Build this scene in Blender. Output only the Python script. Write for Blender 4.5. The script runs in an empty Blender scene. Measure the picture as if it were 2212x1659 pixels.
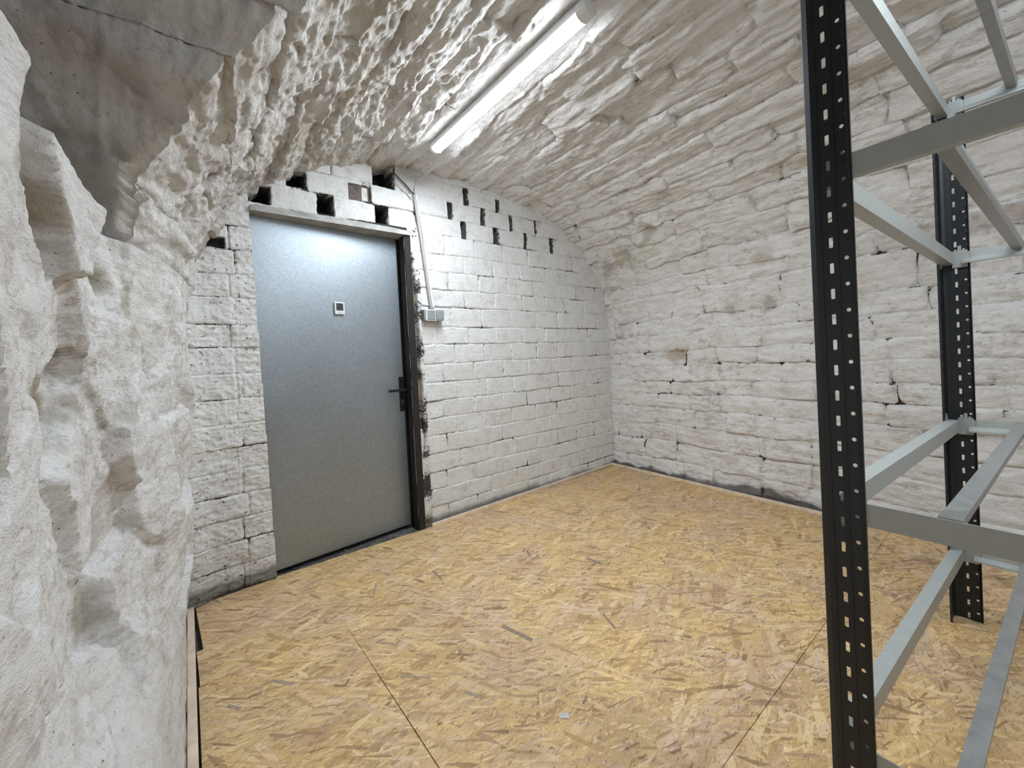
import bpy, bmesh, math, random
import numpy as np
from mathutils import Vector, Matrix

random.seed(7)
rng = np.random.RandomState(11)
sc = bpy.context.scene
COL = sc.collection
PI = math.pi

# ---------------------------------------------------------------- camera
FOC, CY, YAW, PITCH, ROLL = 890.224, 789.785, 0.6700313, 0.0121966, -0.0514429
CAMH = 1.12
fw = Vector((math.sin(YAW) * math.cos(PITCH), math.cos(YAW) * math.cos(PITCH), -math.sin(PITCH)))
rt = Vector((math.cos(YAW), -math.sin(YAW), 0.0))
up = rt.cross(fw)
rt2 = rt * math.cos(ROLL) + up * math.sin(ROLL)
up2 = up * math.cos(ROLL) - rt * math.sin(ROLL)
cam_data = bpy.data.cameras.new('camera')
cam = bpy.data.objects.new('camera', cam_data)
COL.objects.link(cam)
cam.matrix_world = Matrix(((rt2.x, up2.x, -fw.x, 0.0), (rt2.y, up2.y, -fw.y, 0.0),
                           (rt2.z, up2.z, -fw.z, CAMH), (0, 0, 0, 1)))
cam_data.sensor_fit = 'HORIZONTAL'
cam_data.sensor_width = 36.0
cam_data.lens = FOC / 2212.0 * 36.0
cam_data.shift_x = 0.0
cam_data.shift_y = (CY - 829.5) / 2212.0
cam_data.clip_start = 0.02
cam_data.clip_end = 50
sc.camera = cam

# ---------------------------------------------------------------- world, exposure
world = bpy.data.worlds.new('world')
sc.world = world
world.use_nodes = True
world.node_tree.nodes['Background'].inputs[0].default_value = (0.75, 0.78, 0.8, 1)
world.node_tree.nodes['Background'].inputs[1].default_value = 0.02
sc.view_settings.view_transform = 'Standard'
sc.view_settings.look = 'None'
sc.view_settings.exposure = 1.44
sc.view_settings.gamma = 1.0
sc.view_settings.use_curve_mapping = False
LAMP_STRENGTH = 82.0        # the tube near the door wall
FILL_LAMP_STRENGTH = 76.0       # an unseen tube added behind the camera to even out the light

# ---------------------------------------------------------------- helpers
def tag(o, label=None, cat=None, group=None, kind=None):
    if label: o['label'] = label
    if cat: o['category'] = cat
    if group: o['group'] = group
    if kind: o['kind'] = kind
    return o

def empty(name, loc=(0, 0, 0), rotz=0.0, **kw):
    o = bpy.data.objects.new(name, None)
    o.empty_display_size = 0.05
    COL.objects.link(o)
    o.location = loc
    o.rotation_euler = (0, 0, rotz)
    return tag(o, **kw)

def link(name, me, mat=None, parent=None, **kw):
    o = bpy.data.objects.new(name, me)
    COL.objects.link(o)
    if mat is not None and not me.materials:
        me.materials.append(mat)
    if parent is not None:
        o.parent = parent
    return tag(o, **kw)

def obj(name, bm, mat=None, parent=None, smooth=False, **kw):
    me = bpy.data.meshes.new(name)
    bmesh.ops.recalc_face_normals(bm, faces=bm.faces)
    bm.to_mesh(me)
    bm.free()
    if smooth:
        me.polygons.foreach_set('use_smooth', [True] * len(me.polygons))
    return link(name, me, mat, parent, **kw)

def add_box(bm, c, s, bevel=0.0, rot=None):
    m = Matrix.Translation(c)
    if rot is not None:
        m = m @ rot
    r = bmesh.ops.create_cube(bm, size=1.0, matrix=m @ Matrix.Diagonal((s[0], s[1], s[2], 1)))
    if bevel:
        es = list({e for v in r['verts'] for e in v.link_edges})
        bmesh.ops.bevel(bm, geom=es, offset=bevel, segments=2, affect='EDGES', profile=0.6)
    return bm

def box(c, s, bevel=0.0, rot=None):
    return add_box(bmesh.new(), c, s, bevel, rot)

def add_cyl(bm, p0, p1, r, n=16, r2=None):
    p0, p1 = Vector(p0), Vector(p1)
    d = p1 - p0
    q = d.to_track_quat('Z', 'Y').to_matrix().to_4x4()
    bmesh.ops.create_cone(bm, cap_ends=True, segments=n, radius1=r, radius2=r if r2 is None else r2,
                          depth=d.length, matrix=Matrix.Translation((p0 + p1) / 2) @ q)
    return bm

def tube(pts, r, n=8, sub=6):
    """a smooth round tube through the points"""
    P = [Vector(p) for p in pts]
    out = []
    for i in range(len(P) - 1):
        a = P[max(i - 1, 0)]; b = P[i]; c = P[i + 1]; d = P[min(i + 2, len(P) - 1)]
        for k in range(sub):
            t = k / sub
            out.append(0.5 * ((2 * b) + (c - a) * t + (2 * a - 5 * b + 4 * c - d) * t * t + (3 * b - a - 3 * c + d) * t ** 3))
    out.append(P[-1])
    bm = bmesh.new()
    rings = []
    for i, p in enumerate(out):
        t = (out[min(i + 1, len(out) - 1)] - out[max(i - 1, 0)]).normalized()
        q = t.to_track_quat('Z', 'Y')
        rings.append([bm.verts.new(p + q @ Vector((r * math.cos(2 * PI * k / n), r * math.sin(2 * PI * k / n), 0))) for k in range(n)])
    for a, b in zip(rings[:-1], rings[1:]):
        for k in range(n):
            bm.faces.new((a[k], a[(k + 1) % n], b[(k + 1) % n], b[k]))
    bm.faces.new(rings[0][::-1]); bm.faces.new(rings[-1])
    return bm

def sm(a, b, x):
    t = np.clip((x - a) / (b - a), 0, 1)
    return t * t * (3 - 2 * t)

def _hash(ix, iy, seed):
    h = (ix.astype(np.int64) * 374761393 + iy.astype(np.int64) * 668265263 + seed * 1274126177) & 0xffffffff
    h = ((h ^ (h >> 13)) * 1274126177) & 0xffffffff
    return ((h ^ (h >> 16)) & 0xffffff) / float(0xffffff)

def perlin(x, y, seed=0):
    ix = np.floor(x); iy = np.floor(y)
    fx = x - ix; fy = y - iy
    u = fx * fx * fx * (fx * (fx * 6 - 15) + 10); v = fy * fy * fy * (fy * (fy * 6 - 15) + 10)
    def g(dx, dy):
        a = _hash(ix + dx, iy + dy, seed) * 2 * np.pi
        return np.cos(a) * (fx - dx) + np.sin(a) * (fy - dy)
    a = g(0, 0); b = g(1, 0); c = g(0, 1); d = g(1, 1)
    return ((a * (1 - u) + b * u) * (1 - v) + (c * (1 - u) + d * u) * v) * 1.5

def fbm(x, y, seed=0, oct=4, gain=0.5):
    s = 0; a = 1.0; t = 0
    for o in range(oct):
        s = s + a * perlin(x * 2 ** o, y * 2 ** o, seed + o * 17); t += a; a *= gain
    return s / t

def ridged(x, y, seed=0, oct=3):
    s = 0; a = 1.0; t = 0
    for o in range(oct):
        s = s + a * (1 - 2 * np.abs(perlin(x * 2 ** o, y * 2 ** o, seed + o * 13))); t += a; a *= 0.5
    return s / t

def mesh_np(name, V, F, col=None, crack=None, mat=None, smooth=True):
    me = bpy.data.meshes.new(name)
    me.vertices.add(len(V)); me.vertices.foreach_set('co', np.ascontiguousarray(V, dtype=np.float32).ravel())
    me.loops.add(F.size); me.loops.foreach_set('vertex_index', F.ravel().astype(np.int32))
    me.polygons.add(len(F)); me.polygons.foreach_set('loop_start', np.arange(0, F.size, F.shape[1], dtype=np.int32))
    if smooth:
        me.polygons.foreach_set('use_smooth', np.ones(len(F), dtype=bool))
    if col is not None:
        a = me.attributes.new('tint', 'FLOAT_COLOR', 'POINT')
        c = np.ones((len(V), 4), dtype=np.float32); c[:, :3] = col
        if crack is not None: c[:, 3] = crack
        a.data.foreach_set('color', c.ravel())
    me.update(calc_edges=True)
    if mat is not None: me.materials.append(mat)
    return me

def patches(F, fid, V, col, crack, mat, names):
    """split one faceted surface into a mesh per id; names[id] -> (object name, parent)"""
    order = np.argsort(fid, kind='stable')
    ids, starts = np.unique(fid[order], return_index=True)
    ends = np.r_[starts[1:], len(order)]
    made = {}
    for i, a, b in zip(ids, starts, ends):
        if i not in names: continue
        f = F[order[a:b]]
        uq, inv = np.unique(f, return_inverse=True)
        nm, par = names[i]
        me = mesh_np(nm, V[uq], inv.reshape(f.shape), col[uq], crack[uq], mat)
        made[i] = (me, nm, par)
    return made

# ---------------------------------------------------------------- materials
def mat_new(name):
    m = bpy.data.materials.new(name); m.use_nodes = True
    nt = m.node_tree; nt.nodes.clear()
    out = nt.nodes.new('ShaderNodeOutputMaterial')
    b = nt.nodes.new('ShaderNodeBsdfPrincipled')
    nt.links.new(b.outputs[0], out.inputs[0])
    return m, nt, b

def N(nt, t, **kw):
    n = nt.nodes.new(t)
    for k, v in kw.items(): setattr(n, k, v)
    return n

def setin(n, **kw):
    for k, v in kw.items():
        n.inputs[k.replace('_', ' ')].default_value = v

def ramp(nt, src, stops):
    r = N(nt, 'ShaderNodeValToRGB')
    e = r.color_ramp.elements
    while len(e) > 1: e.remove(e[-1])
    e[0].position, e[0].color = stops[0][0], stops[0][1]
    for p, c in stops[1:]:
        q = e.new(p); q.color = c
    nt.links.new(src, r.inputs[0])
    return r

def mix(nt, fac, a, b, mode='MIX'):
    m = N(nt, 'ShaderNodeMix', data_type='RGBA', blend_type=mode)
    for s, v in ((0, fac), (6, a), (7, b)):
        if hasattr(v, 'links'): nt.links.new(v, m.inputs[s])
        else: m.inputs[s].default_value = v
    return m.outputs[2]

def math_n(nt, op, a, b=None, c=None):
    m = N(nt, 'ShaderNodeMath', operation=op)
    for i, v in enumerate((a, b, c)):
        if v is None: continue
        if hasattr(v, 'links'): nt.links.new(v, m.inputs[i])
        else: m.inputs[i].default_value = v
    return m.outputs[0]

def g(v, a=1.0): return (v, v, v, a)

def simple(name, color, rough=0.5, metal=0.0, noise=0.06, scale=30.0, bump=0.0, bscale=200.0, spec=0.5):
    m, nt, b = mat_new(name)
    tc = N(nt, 'ShaderNodeTexCoord')
    n = N(nt, 'ShaderNodeTexNoise'); setin(n, Scale=scale, Detail=5.0, Roughness=0.6)
    nt.links.new(tc.outputs['Object'], n.inputs['Vector'])
    lo = tuple(max(0, c * (1 - noise * 2)) for c in color) + (1,)
    hi = tuple(min(1, c * (1 + noise * 2)) for c in color) + (1,)
    r = ramp(nt, n.outputs[0], [(0.3, lo), (0.7, hi)])
    nt.links.new(r.outputs[0], b.inputs['Base Color'])
    rr = math_n(nt, 'MULTIPLY_ADD', n.outputs[0], 0.2, rough - 0.1)
    nt.links.new(rr, b.inputs['Roughness'])
    b.inputs['Metallic'].default_value = metal
    b.inputs['Specular IOR Level'].default_value = spec
    if bump:
        n2 = N(nt, 'ShaderNodeTexNoise'); setin(n2, Scale=bscale, Detail=3.0)
        nt.links.new(tc.outputs['Object'], n2.inputs['Vector'])
        bp = N(nt, 'ShaderNodeBump'); setin(bp, Strength=bump, Distance=0.001)
        nt.links.new(n2.outputs[0], bp.inputs['Height']); nt.links.new(bp.outputs[0], b.inputs['Normal'])
    return m

def paint_material(name, rough, streak, bump_mid, bump_fine, fleck=0.0):
    """limewash over masonry: tint carries the stains (vertex data), alpha the open cracks"""
    m, nt, b = mat_new(name)
    geo = N(nt, 'ShaderNodeNewGeometry')
    at = N(nt, 'ShaderNodeAttribute', attribute_name='tint')
    mp = N(nt, 'ShaderNodeMapping'); mp.inputs['Scale'].default_value = streak
    nt.links.new(geo.outputs['Position'], mp.inputs['Vector'])
    n1 = N(nt, 'ShaderNodeTexNoise'); setin(n1, Scale=14.0, Detail=8.0, Roughness=0.65, Distortion=0.4)
    n2 = N(nt, 'ShaderNodeTexNoise'); setin(n2, Scale=70.0, Detail=6.0, Roughness=0.74)
    n3 = N(nt, 'ShaderNodeTexVoronoi', feature='F1'); setin(n3, Scale=38.0)
    for n in (n1, n2): nt.links.new(mp.outputs[0], n.inputs['Vector'])
    nt.links.new(geo.outputs['Position'], n3.inputs['Vector'])
    r1 = ramp(nt, n1.outputs[0], [(0.28, (0.76, 0.71, 0.655, 1)), (0.45, (0.95, 0.935, 0.92, 1)), (0.6, g(1)), (0.75, (0.93, 0.91, 0.885, 1))])
    c1 = mix(nt, 1.0, at.outputs['Color'], r1.outputs[0], 'MULTIPLY')
    if fleck:
        nf = N(nt, 'ShaderNodeTexNoise'); setin(nf, Scale=26.0, Detail=9.0, Roughness=0.75)
        nt.links.new(mp.outputs[0], nf.inputs['Vector'])
        nl = N(nt, 'ShaderNodeTexNoise'); setin(nl, Scale=2.2, Detail=3.0)
        nt.links.new(geo.outputs['Position'], nl.inputs['Vector'])
        ff = math_n(nt, 'MULTIPLY_ADD', nl.outputs[0], 0.35, nf.outputs[0])
        fr_ = ramp(nt, ff, [(0.715, g(0)), (0.80, g(fleck))])
        c1 = mix(nt, fr_.outputs[0], c1, (0.40, 0.34, 0.285, 1))
    c1 = mix(nt, 1.0, c1, ramp(nt, n2.outputs[0], [(0.33, (0.86, 0.845, 0.83, 1)), (0.47, g(1.0)), (0.68, g(1.03))]).outputs[0], 'MULTIPLY')  # shading of the fine relief painted into the colour
    # grit and pits
    pit = math_n(nt, 'LESS_THAN', n3.outputs['Distance'], 0.10)
    pn = N(nt, 'ShaderNodeTexNoise'); setin(pn, Scale=5.0, Detail=2.0)
    nt.links.new(geo.outputs['Position'], pn.inputs['Vector'])
    pit = math_n(nt, 'MULTIPLY', pit, ramp(nt, pn.outputs[0], [(0.47, g(0)), (0.60, g(0.8))]).outputs[0])
    c2 = mix(nt, pit, c1, (0.16, 0.13, 0.11, 1))
    # cracks: where the joint is open
    ck = math_n(nt, 'SUBTRACT', n2.outputs[0], 0.5)
    ck = math_n(nt, 'MULTIPLY_ADD', ck, 1.6, at.outputs['Alpha'])
    ckr = ramp(nt, ck, [(0.54, g(0)), (0.67, g(1))])
    c3 = mix(nt, ckr.outputs[0], c2, (0.05, 0.042, 0.036, 1))
    nt.links.new(c3, b.inputs['Base Color'])
    b.inputs['Roughness'].default_value = rough
    b.inputs['Specular IOR Level'].default_value = 0.3
    nb1 = N(nt, 'ShaderNodeBump'); setin(nb1, Strength=bump_mid, Distance=0.03)
    nt.links.new(n1.outputs[0], nb1.inputs['Height'])
    nb2 = N(nt, 'ShaderNodeBump'); setin(nb2, Strength=bump_fine, Distance=0.009)
    nt.links.new(n2.outputs[0], nb2.inputs['Height']); nt.links.new(nb1.outputs[0], nb2.inputs['Normal'])
    nb3 = N(nt, 'ShaderNodeBump', invert=True); setin(nb3, Strength=0.8, Distance=0.004)
    nt.links.new(ckr.outputs[0], nb3.inputs['Height']); nt.links.new(nb2.outputs[0], nb3.inputs['Normal'])
    nt.links.new(nb3.outputs[0], b.inputs['Normal'])
    return m

M = {}
M['paint_stone'] = paint_material('white_limewash_on_stone', 0.55, (1.0, 0.5, 1.0), 0.75, 0.9, 0.5)
M['paint_brick'] = paint_material('white_paint_on_brick', 0.55, (1, 1, 1), 0.2, 0.55)
M['plaster'] = simple('painted_mortar', (0.62, 0.6, 0.56), 0.7, noise=0.12, scale=25, bump=0.6, bscale=60)
M['raw_dark'] = simple('bare_dirty_concrete', (0.09, 0.085, 0.08), 0.9, noise=0.3, scale=18, bump=0.5, bscale=60)
M['brown_frame'] = simple('old_brown_frame', (0.012, 0.009, 0.007), 0.75, noise=0.4, scale=12, bump=0.3, bscale=40)
M['steel_black'] = simple('anthracite_powder_coat', (0.013, 0.0155, 0.018), 0.42, metal=0.0, noise=0.05, spec=0.45)
M['beam'] = simple('light_grey_enamel', (0.37, 0.39, 0.375), 0.38, noise=0.03, spec=0.5)
M['slat'] = simple('zinc_grey', (0.34, 0.345, 0.34), 0.38, metal=0.5, noise=0.06)
M['white_plastic'] = simple('white_plastic', (0.74, 0.75, 0.76), 0.35, noise=0.01)
M['pvc'] = simple('pvc_conduit', (0.6, 0.6, 0.58), 0.4, noise=0.03)
M['conduit_tan'] = simple('aged_pvc', (0.42, 0.39, 0.35), 0.45, noise=0.05)
M['steel_painted'] = simple('painted_steel_angle', (0.38, 0.37, 0.345), 0.6, noise=0.18, scale=14, bump=0.5, bscale=60)
M['grey_plastic'] = simple('grey_plastic', (0.27, 0.285, 0.29), 0.42, noise=0.02)
M['dark_grey_plastic'] = simple('dark_grey_plastic', (0.17, 0.18, 0.185), 0.4, noise=0.02)
M['black'] = simple('black_metal', (0.008, 0.008, 0.009), 0.35, noise=0.02)
M['chrome'] = simple('bright_steel', (0.7, 0.7, 0.7), 0.25, metal=1.0, noise=0.02)
M['lcd'] = simple('lcd_glass', (0.055, 0.06, 0.058), 0.3, noise=0.02)
M['lcd_ink'] = simple('lcd_segment', (0.006, 0.007, 0.007), 0.4, noise=0.0)
M['batten'] = simple('planed_pine', (0.76, 0.62, 0.48), 0.6, noise=0.08, scale=20, bump=0.15)
M['foam'] = simple('old_brown_foam', (0.13, 0.095, 0.05), 0.85, noise=0.35, scale=25, bump=0.8, bscale=60)
M['brown_brick'] = simple('bare_brown_brick', (0.13, 0.105, 0.09), 0.8, noise=0.2, scale=30, bump=0.4)

def galvanised():
    m, nt, b = mat_new('galvanised_sheet')
    tc = N(nt, 'ShaderNodeTexCoord')
    v = N(nt, 'ShaderNodeTexVoronoi', feature='F1'); setin(v, Scale=90.0, Randomness=1.0)
    n = N(nt, 'ShaderNodeTexNoise'); setin(n, Scale=130.0, Detail=6.0, Roughness=0.7)
    w = N(nt, 'ShaderNodeTexNoise'); setin(w, Scale=3.0, Detail=5.0)
    for q in (v, n, w): nt.links.new(tc.outputs['Object'], q.inputs['Vector'])
    c = ramp(nt, v.outputs['Color'], [(0.0, (0.27, 0.30, 0.33, 1)), (1.0, (0.39, 0.43, 0.46, 1))])
    c2 = mix(nt, 0.5, c.outputs[0], ramp(nt, n.outputs[0], [(0.35, (0.24, 0.27, 0.295, 1)), (0.65, (0.42, 0.46, 0.49, 1))]).outputs[0])
    nt.links.new(c2, b.inputs['Base Color'])
    b.inputs['Metallic'].default_value = 0.85
    r = math_n(nt, 'MULTIPLY_ADD', n.outputs[0], 0.16, 0.32)
    r = math_n(nt, 'MULTIPLY_ADD', w.outputs[0], 0.12, r)
    nt.links.new(r, b.inputs['Roughness'])
    bp = N(nt, 'ShaderNodeBump'); setin(bp, Strength=0.12, Distance=0.001)
    nt.links.new(n.outputs[0], bp.inputs['Height']); nt.links.new(bp.outputs[0], b.inputs['Normal'])
    return m
M['galv'] = galvanised()

def osb():
    m, nt, b = mat_new('oriented_strand_board')
    geo = N(nt, 'ShaderNodeNewGeometry')
    base = N(nt, 'ShaderNodeTexNoise'); setin(base, Scale=6.0, Detail=6.0, Roughness=0.7)
    nt.links.new(geo.outputs['Position'], base.inputs['Vector'])
    col = ramp(nt, base.outputs[0], [(0.35, (0.484, 0.351, 0.164, 1)), (0.65, (0.618, 0.470, 0.236, 1))]).outputs[0]
    hgt = None
    dn = N(nt, 'ShaderNodeTexNoise'); setin(dn, Scale=9.0, Detail=3.0)
    nt.links.new(geo.outputs['Position'], dn.inputs['Vector'])
    offs = N(nt, 'ShaderNodeVectorMath', operation='SCALE'); offs.inputs['Scale'].default_value = 0.018
    nt.links.new(dn.outputs['Color'], offs.inputs[0])
    add = N(nt, 'ShaderNodeVectorMath', operation='ADD')
    nt.links.new(geo.outputs['Position'], add.inputs[0]); nt.links.new(offs.outputs[0], add.inputs[1])
    layers = [(0.35, 11, 62, 0.30), (-0.5, 10, 55, 0.34), (1.3, 13, 75, 0.40), (0.05, 9, 60, 0.36), (-0.15, 14, 105, 0.36),
              (0.8, 10, 80, 0.45), (-1.0, 16, 80, 0.5), (0.2, 8, 46, 0.5), (-0.3, 18, 150, 0.45), (0.45, 7, 34, 0.16), (1.9, 9, 60, 0.16), (-0.75, 12, 90, 0.3)]
    for i, (rz, sx, sy, th) in enumerate(layers):
        mp = N(nt, 'ShaderNodeMapping')
        mp.vector_type = 'TEXTURE'
        mp.inputs['Rotation'].default_value = (0, 0, rz)
        mp.inputs['Location'].default_value = (i * 3.1, i * 1.7, 0)
        mp.inputs['Scale'].default_value = (1.0 / sx, 1.0 / sy, 1.0)
        nt.links.new(add.outputs[0], mp.inputs['Vector'])
        v = N(nt, 'ShaderNodeTexVoronoi', feature='F1', voronoi_dimensions='2D', distance='MINKOWSKI')
        setin(v, Scale=1.0, Randomness=1.0, Exponent=3.0)
        nt.links.new(mp.outputs[0], v.inputs['Vector'])
        sep = N(nt, 'ShaderNodeSeparateColor'); nt.links.new(v.outputs['Color'], sep.inputs[0])
        pick = math_n(nt, 'LESS_THAN', sep.outputs[0], th * .8)
        near = math_n(nt, 'LESS_THAN', v.outputs['Distance'], 0.66)
        fac = math_n(nt, 'MULTIPLY', pick, near)
        fac = math_n(nt, 'MULTIPLY', fac, 0.85)
        cr = ramp(nt, sep.outputs[1], [(0.0, (0.227, 0.153, 0.072, 1)), (0.05, (0.371, 0.257, 0.120, 1)), (0.25, (0.515, 0.376, 0.180, 1)),
                                       (0.65, (0.628, 0.480, 0.240, 1)), (0.9, (0.721, 0.574, 0.308, 1)), (1.0, (0.762, 0.643, 0.376, 1))])
        hr = ramp(nt, sep.outputs[2], [(0.0, (1.02, 1.0, 0.88, 1)), (0.45, g(1)), (0.8, (0.98, 0.96, 1.04, 1)), (1.0, (0.93, 0.93, 1.18, 1))])
        cr2 = mix(nt, 1.0, cr.outputs[0], hr.outputs[0], 'MULTIPLY')
        col = mix(nt, fac, col, cr2)
        hh = math_n(nt, 'MULTIPLY', sep.outputs[1], fac)
        hgt = hh if hgt is None else math_n(nt, 'MAXIMUM', hgt, hh)
    # thin dark flecks along the grain and rare dark knots
    mpk = N(nt, 'ShaderNodeMapping'); mpk.vector_type = 'TEXTURE'
    mpk.inputs['Rotation'].default_value = (0, 0, 0.25); mpk.inputs['Scale'].default_value = (1 / 22, 1 / 110, 1)
    nt.links.new(add.outputs[0], mpk.inputs['Vector'])
    k = N(nt, 'ShaderNodeTexNoise', noise_dimensions='2D'); setin(k, Scale=1.0, Detail=5.0, Roughness=0.7)
    nt.links.new(mpk.outputs[0], k.inputs['Vector'])
    kr = ramp(nt, k.outputs[0], [(0.30, g(0.45)), (0.41, g(0.95)), (0.6, g(1.0)), (0.72, g(1.1))])
    col = mix(nt, 1.0, col, kr.outputs[0], 'MULTIPLY')
    fine = N(nt, 'ShaderNodeTexNoise', noise_dimensions='2D'); setin(fine, Scale=4.0, Detail=4.0, Roughness=0.8)
    nt.links.new(mpk.outputs[0], fine.inputs['Vector'])
    fr = ramp(nt, fine.outputs[0], [(0.3, g(0.74)), (0.48, g(1.0)), (0.7, g(1.1))])
    col = mix(nt, 1.0, col, fr.outputs[0], 'MULTIPLY')
    lf = N(nt, 'ShaderNodeTexNoise', noise_dimensions='2D'); setin(lf, Scale=2.6, Detail=4.0, Roughness=0.6)
    nt.links.new(geo.outputs['Position'], lf.inputs['Vector'])
    lr = ramp(nt, lf.outputs[0], [(0.36, (1.03, 0.99, 0.90, 1)), (0.5, g(1)), (0.64, (0.95, 0.935, 1.06, 1))])
    col = mix(nt, 1.0, col, lr.outputs[0], 'MULTIPLY')
    col = mix(nt, 1.0, col, (1.06, 0.975, 0.98, 1), 'MULTIPLY')
    nt.links.new(col, b.inputs['Base Color'])
    b.inputs['Roughness'].default_value = 0.52
    b.inputs['Specular IOR Level'].default_value = 0.4
    bp = N(nt, 'ShaderNodeBump'); setin(bp, Strength=0.35, Distance=0.0012)
    nt.links.new(math_n(nt, 'MULTIPLY_ADD', k.outputs[0], 0.6, hgt), bp.inputs['Height'])
    nt.links.new(bp.outputs[0], b.inputs['Normal'])
    return m
M['osb'] = osb()

def emis(name, color, strength):
    m = bpy.data.materials.new(name); m.use_nodes = True
    nt = m.node_tree; nt.nodes.clear()
    o = nt.nodes.new('ShaderNodeOutputMaterial'); e = nt.nodes.new('ShaderNodeEmission')
    e.inputs[0].default_value = color + (1,); e.inputs[1].default_value = strength
    # an LED strip behind a frosted cover: brightest straight down, dim at the flanks
    ge = nt.nodes.new('ShaderNodeNewGeometry'); se_ = nt.nodes.new('ShaderNodeSeparateXYZ')
    nt.links.new(ge.outputs['Normal'], se_.inputs[0])
    d = math_n(nt, 'MAXIMUM', math_n(nt, 'MULTIPLY', se_.outputs[2], -1.0), 0.0)
    d = math_n(nt, 'POWER', d, 4.0)
    d = math_n(nt, 'MULTIPLY_ADD', d, strength * .90, strength * .10)
    nt.links.new(d, e.inputs[1])
    nt.links.new(e.outputs[0], o.inputs[0])
    return m

# ---------------------------------------------------------------- the room's cross section
DB = 2.646
PROF = np.array([(-.055,-.03),(-.055,.0),(-.03,.45),(0,1.0),(.011,1.389),(.041,1.624),(.107,1.82),(.195,2.005),(.327,2.144),(.565,2.304),
    (.775,2.393),(1.008,2.455),(1.232,2.475),(1.442,2.485),(1.714,2.494),(1.972,2.487),(2.182,2.462),(2.409,2.422),(2.626,2.36),
    (2.797,2.283),(2.975,2.157),(3.110,2.03),(3.224,1.893),(3.317,1.716),(3.369,1.438),(3.365,.971),(3.355,.4),(3.35,0),(3.35,-.03)])

def wk(X): return 2.567 / (DB - 0.043 * X)
def wmap(X, z):
    """back wall coordinates (X, z) to the wall's own, slightly turned plane"""
    k = wk(X)
    return k * X, k * DB, CAMH + k * (z - CAMH)
def wp(X, z, out=0.0):
    x, y, zz = wmap(X, z)
    return Vector((x, y - out, zz))

def _dense():
    P = PROF
    t = np.r_[0, np.cumsum(np.hypot(*np.diff(P, axis=0).T))]
    s = np.linspace(0, t[-1], 800)
    X = np.interp(s, t, P[:, 0]); Z = np.interp(s, t, P[:, 1])
    w = np.hanning(41); w /= w.sum()
    Xp = np.convolve(np.pad(X, 20, mode='edge'), w, 'valid'); Zp = np.convolve(np.pad(Z, 20, mode='edge'), w, 'valid')
    e = np.clip(np.minimum(s, t[-1] - s) / .2, 0, 1)
    X = X * (1 - e) + Xp * e; Z = Z * (1 - e) + Zp * e
    kx, _, kz = wmap(X, Z)
    return np.r_[0, np.cumsum(np.hypot(np.diff(kx), np.diff(kz)))], kx, kz
SS, SX, SZ = _dense()
LTOT = float(SS[-1])

def base(s, Y):
    X = np.interp(s, SS, SX); Z = np.interp(s, SS, SZ)
    fr = np.clip(X / 3.43, 0, 1)
    X = X - .083 * (2.6 - Y) * fr
    left = 1 - sm(1.5, 2.15, s)
    X = X - .20 * sm(2.35, 1.25, Y) * sm(.0, .55, Z) * left
    return np.stack([X, np.broadcast_to(Y, X.shape), Z], -1)

# ---------------------------------------------------------------- stone shell: left wall, vault, right wall
S_SILL = 1.515
GS = np.array([S_SILL, 1.604, 1.678, 1.763, 1.827, 1.891, 1.975, 2.029, 2.071, 2.3, 2.6, 2.9])
GY = np.array([1.68, 1.614, 1.519, 1.455, 1.397, 1.275, 1.227, 1.163, 1.131, .95, .72, .5])
S_END = 2.9
S_L = 1.52        # left wall below, vault above
S_R = 5.72        # vault below, right wall above (z about 1.7)
YF = -1.15

s_rows = np.concatenate([np.linspace(0, S_SILL, 235, endpoint=False), np.linspace(S_SILL, S_END, 205, endpoint=False),
                         np.linspace(S_END, 5.2, 290, endpoint=False), np.linspace(5.2, LTOT, 300)])
NR = len(s_rows)
v1 = np.linspace(0, 1, 55, endpoint=False) * 0.5      # front piece, far from view
v2 = 0.5 + 0.5 * np.linspace(0, 1, 190, endpoint=False)
v3 = np.linspace(1, 2, 205)
vv = np.concatenate([v1, v2, v3]); V0 = len(v1) + len(v2)
Yg = np.interp(s_rows, GS, GY)
yy = np.zeros((NR, len(vv)))
for j, v in enumerate(vv):
    if v < 0.5: yy[:, j] = YF + (0.25 - YF) * (v / 0.5)
    elif v < 1: yy[:, j] = 0.25 + (Yg - 0.25) * ((v - 0.5) / 0.5)
    else: yy[:, j] = Yg + (2.76 - Yg) * (v - 1)
ssg = np.repeat(s_rows[:, None], len(vv), 1)
P0 = base(ssg, yy)
e_ = 0.02
ds = base(ssg + e_, yy) - base(ssg - e_, yy)
dy = base(ssg, yy + e_) - base(ssg, yy - e_)
nrm = np.cross(dy, ds)
nrm /= np.linalg.norm(nrm, axis=-1, keepdims=True)
# make the normals face the inside of the room
ctr = np.array([1.7, 1.2, 1.0])
flip = np.sign(((ctr - P0) * nrm).sum(-1, keepdims=True)); nrm = nrm * flip

ids = np.full(ssg.shape, -1, dtype=int)
H = np.zeros(ssg.shape)
joint = np.zeros(ssg.shape)
owner = {}
isL = ssg < S_L; isR = ssg > S_R; isC = ~isL & ~isR
wallkey = np.where(isL, 0, np.where(isR, 2, 1))

# courses over the vault and the right wall
course = [S_L]
pat = [.13, .17, .12, .15, .19, .14, .16, .12, .18, .15]
i = 0
while course[-1] < S_R - 0.1:
    course.append(course[-1] + pat[i % 10] * 1.04); i += 1
course[-1] = S_R
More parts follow.
